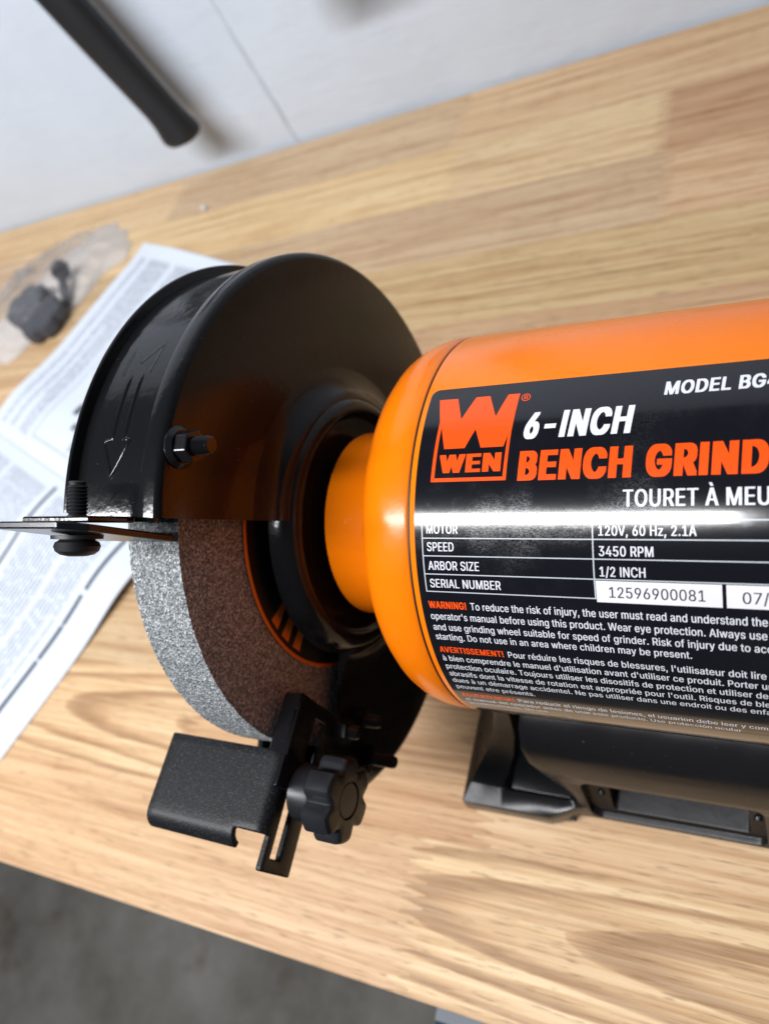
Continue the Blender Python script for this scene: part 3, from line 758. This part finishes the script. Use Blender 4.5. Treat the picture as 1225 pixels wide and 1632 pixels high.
for q in ([(224,330,143,147)], [(224,266,248,252)], [(270,292,247.5,251.5),(293,318,247.5,251.5),(319.5,360,247.5,251.5)], [(366,424,249,253)]): printed(q, 'page_heading', M['midink'], pg2)

# clear bag of spare hardware beside the booklet
def bagmesh():
    bm = bmesh.new(); nu, nv = 40, 26; cx, cy = -487, 322; ax = Vector((.62,.785,0)); ay = Vector((-.785,.62,0)); top = {}; bot = {}
    for i in range(nu+1):
        for k in range(nv+1):
            a, b = -1+2*i/nu, -1+2*k/nv; p = Vector((cx,cy,0))+ax*a*88*(1-.12*b*b+.16*noise.noise(Vector((b*3,a,1))))+ay*b*46*(1-.15*a*a+.30*noise.noise(Vector((a*3,b,5))))
            e = (1-abs(a)**3)*(1-abs(b)**3); hh = e*(26-8*a)+e*9*noise.noise(Vector((a*5,b*5,2)))+e*7*(.5-abs(noise.noise(Vector((a*7,b*6,7)))))+e*4*(.5-abs(noise.noise(Vector((a*15,b*12,3)))))
            top[i,k] = bm.verts.new(W(p.x, p.y, TOP+1.0+max(0,hh))); bot[i,k] = bm.verts.new(W(p.x, p.y, TOP+.5))
    for i in range(nu):
        for k in range(nv):
            bm.faces.new((top[i,k], top[i+1,k], top[i+1,k+1], top[i,k+1])); bm.faces.new((bot[i,k], bot[i,k+1], bot[i+1,k+1], bot[i+1,k]))
    for i in range(nu):
        for k in (0,nv): bm.faces.new((top[i,k], bot[i,k], bot[i+1,k], top[i+1,k]))
    for k in range(nv):
        for i in (0,nu): bm.faces.new((top[i,k], top[i,k+1], bot[i,k+1], bot[i,k]))
    return bm
tag(meshobj('plastic_bag', bagmesh(), M['bag'], angle=80), 'crumpled clear plastic bag of hardware beside the booklet', 'bag')
def star_knob(x, y, ang, tl, label):
    c = W(x, y, TOP+1.2); bm = bmesh.new(); rows = []; n = 60
    for z, k in ((0,3),(1,.6),(3,0),(11,0),(13,.8),(14,3),(14,14)):
        rows.append([bm.verts.new(Vector(((r:=(24-k-4*max(0,math.cos(6*th))**1.3)*.001)*math.cos(th), r*math.sin(th), z*.001))) for th in (2*math.pi*i/n for i in range(n))])
    for A, B in zip(rows, rows[1:]):
        for i in range(n): bm.faces.new((A[i], A[(i+1)%n], B[(i+1)%n], B[i]))
    bm.faces.new(rows[0]); bm.faces.new(rows[-1])
    o = tag(meshobj('star_knob', bm, M['drawn'], angle=40), label, 'knob'); o.location = c; o.rotation_euler = (tl, 0, ang); return o
star_knob(-504, 300, .4, 0, 'dark grey star knob at the outer end of the plastic bag')
star_knob(-468, 277, .9, 0, 'dark grey star knob in the plastic bag touching the booklet')
def bolt(x, y, z, d, L, label):
    d = d.normalized(); q = d.to_track_quat('Z', 'Y'); bm = bmesh.new(); f = lambda u, v, t: Vector((u*.001, v*.001, t*.001))
    turned(bm, [(0,0),(0,4.2),(L,4.2),(L,8.2),(L+1,8.8),(L+9,8.6),(L+10,7.6),(L+10,0)], f, 20)
    o = tag(meshobj('bolt', bm, M['rubber'], angle=30), label, 'bolt'); o.location = W(x, y, z); o.rotation_euler = q.to_euler(); return o
bolt(-456, 300, TOP+3.8, Vector((-.5,.86,.22)), 38, 'black round headed bolt leaning up inside the plastic bag')
# small zinc screw lying near the wall
f0 = lambda u, v, t: Vector((u*.001, v*.001, t*.001))
bm = bmesh.new(); turned(bm, [(0,0),(0,3.6),(1.2,3.4),(2.4,2.2),(2.6,0)], f0, 20); turned(bm, [(-5,0),(-4.6,.6)]+[(-4+i*.5, 1.7 if i%2 else 1.2) for i in range(8)]+[(0,1.6)], f0, 12)
o = tag(meshobj('screw', bm, M['zinc'], angle=30), 'small shiny screw lying on the bench near the wall', 'screw'); o.location = W(-329, 389, TOP+2.4); o.rotation_euler = (R(62), 0, R(40)); o.scale = (.7,.7,.7)

# hammers hanging on the wall (only their handles come near the bench)
def hammer(xb, yb, zb, lean, label):
    t = thing('hammer', label, 'hammer', W(xb, yb, zb), 'hammers hanging on the white wall')
    def ax(s): return (xb-lean*s*.5-lean*.5*max(0,s-20)*min(1,s/60), yb, zb+s)      # s = mm up from the butt
    def tube(st, name, mat):
        bm = bmesh.new(); rows = []
        for s, a, b in st:
            c = ax(s); rows.append([bm.verts.new(W(c[0]+a*math.cos(2*math.pi*i/28), c[1]+b*math.sin(2*math.pi*i/28), c[2])) for i in range(28)])
        for A, B in zip(rows, rows[1:]):
            for i in range(28): bm.faces.new((A[i], A[(i+1)%28], B[(i+1)%28], B[i]))
        bm.faces.new(rows[0]); bm.faces.new(rows[-1]); return meshobj(name, bm, mat, t, angle=50)
    tube([(0,14,10),(1.5,17.5,13),(5,19.6,14.6),(10,19.2,14.2),(18,17.4,12.8),(30,16.4,12),(60,16.8,12.2),(100,17.4,12.6),(140,17.2,12.4),(150,15.5,11),(152,12,9)], 'grip', M['rubber'])
    tube([(151,11,8),(200,10.5,7.5),(290,10.5,7.5)], 'shaft', M['fibre'])
    c = ax(300); bm = bmesh.new()
    turned(bm, [(-48,0),(-48,12),(-46,13.5),(-38,13.5),(-34,10),(-18,11),(-14,14),(14,14),(20,11),(44,8),(62,3),(64,0)], lambda u, v, q: W(c[0]+q, c[1]+u, c[2]+v), 24)
    meshobj('head', bm, M['steel'], t)
    for dx, sd in ((-24,'face'), (26,'claw')):
        bm = bmesh.new(); turned(bm, [(0,0),(0,3),(YW-yb+20,3),(YW-yb+20,0)], lambda u, v, q: W(c[0]+dx+u, yb-20+q, c[2]-17+v), 12)
        h = meshobj('wall_peg', bm, M['zinc']); tag(h, 'steel peg in the wall under the %s side of the %s hammer head' % (sd, 'lower' if zb < -50 else 'higher'), 'peg', 'pegs under the hammer heads')
hammer(-328, 424, -77, .15, 'hammer with black rubber grip hanging low on the wall above the screw')
hammer(-146, 410, 2, .05, 'hammer hanging higher on the wall, to the right of the vertical wall joint')
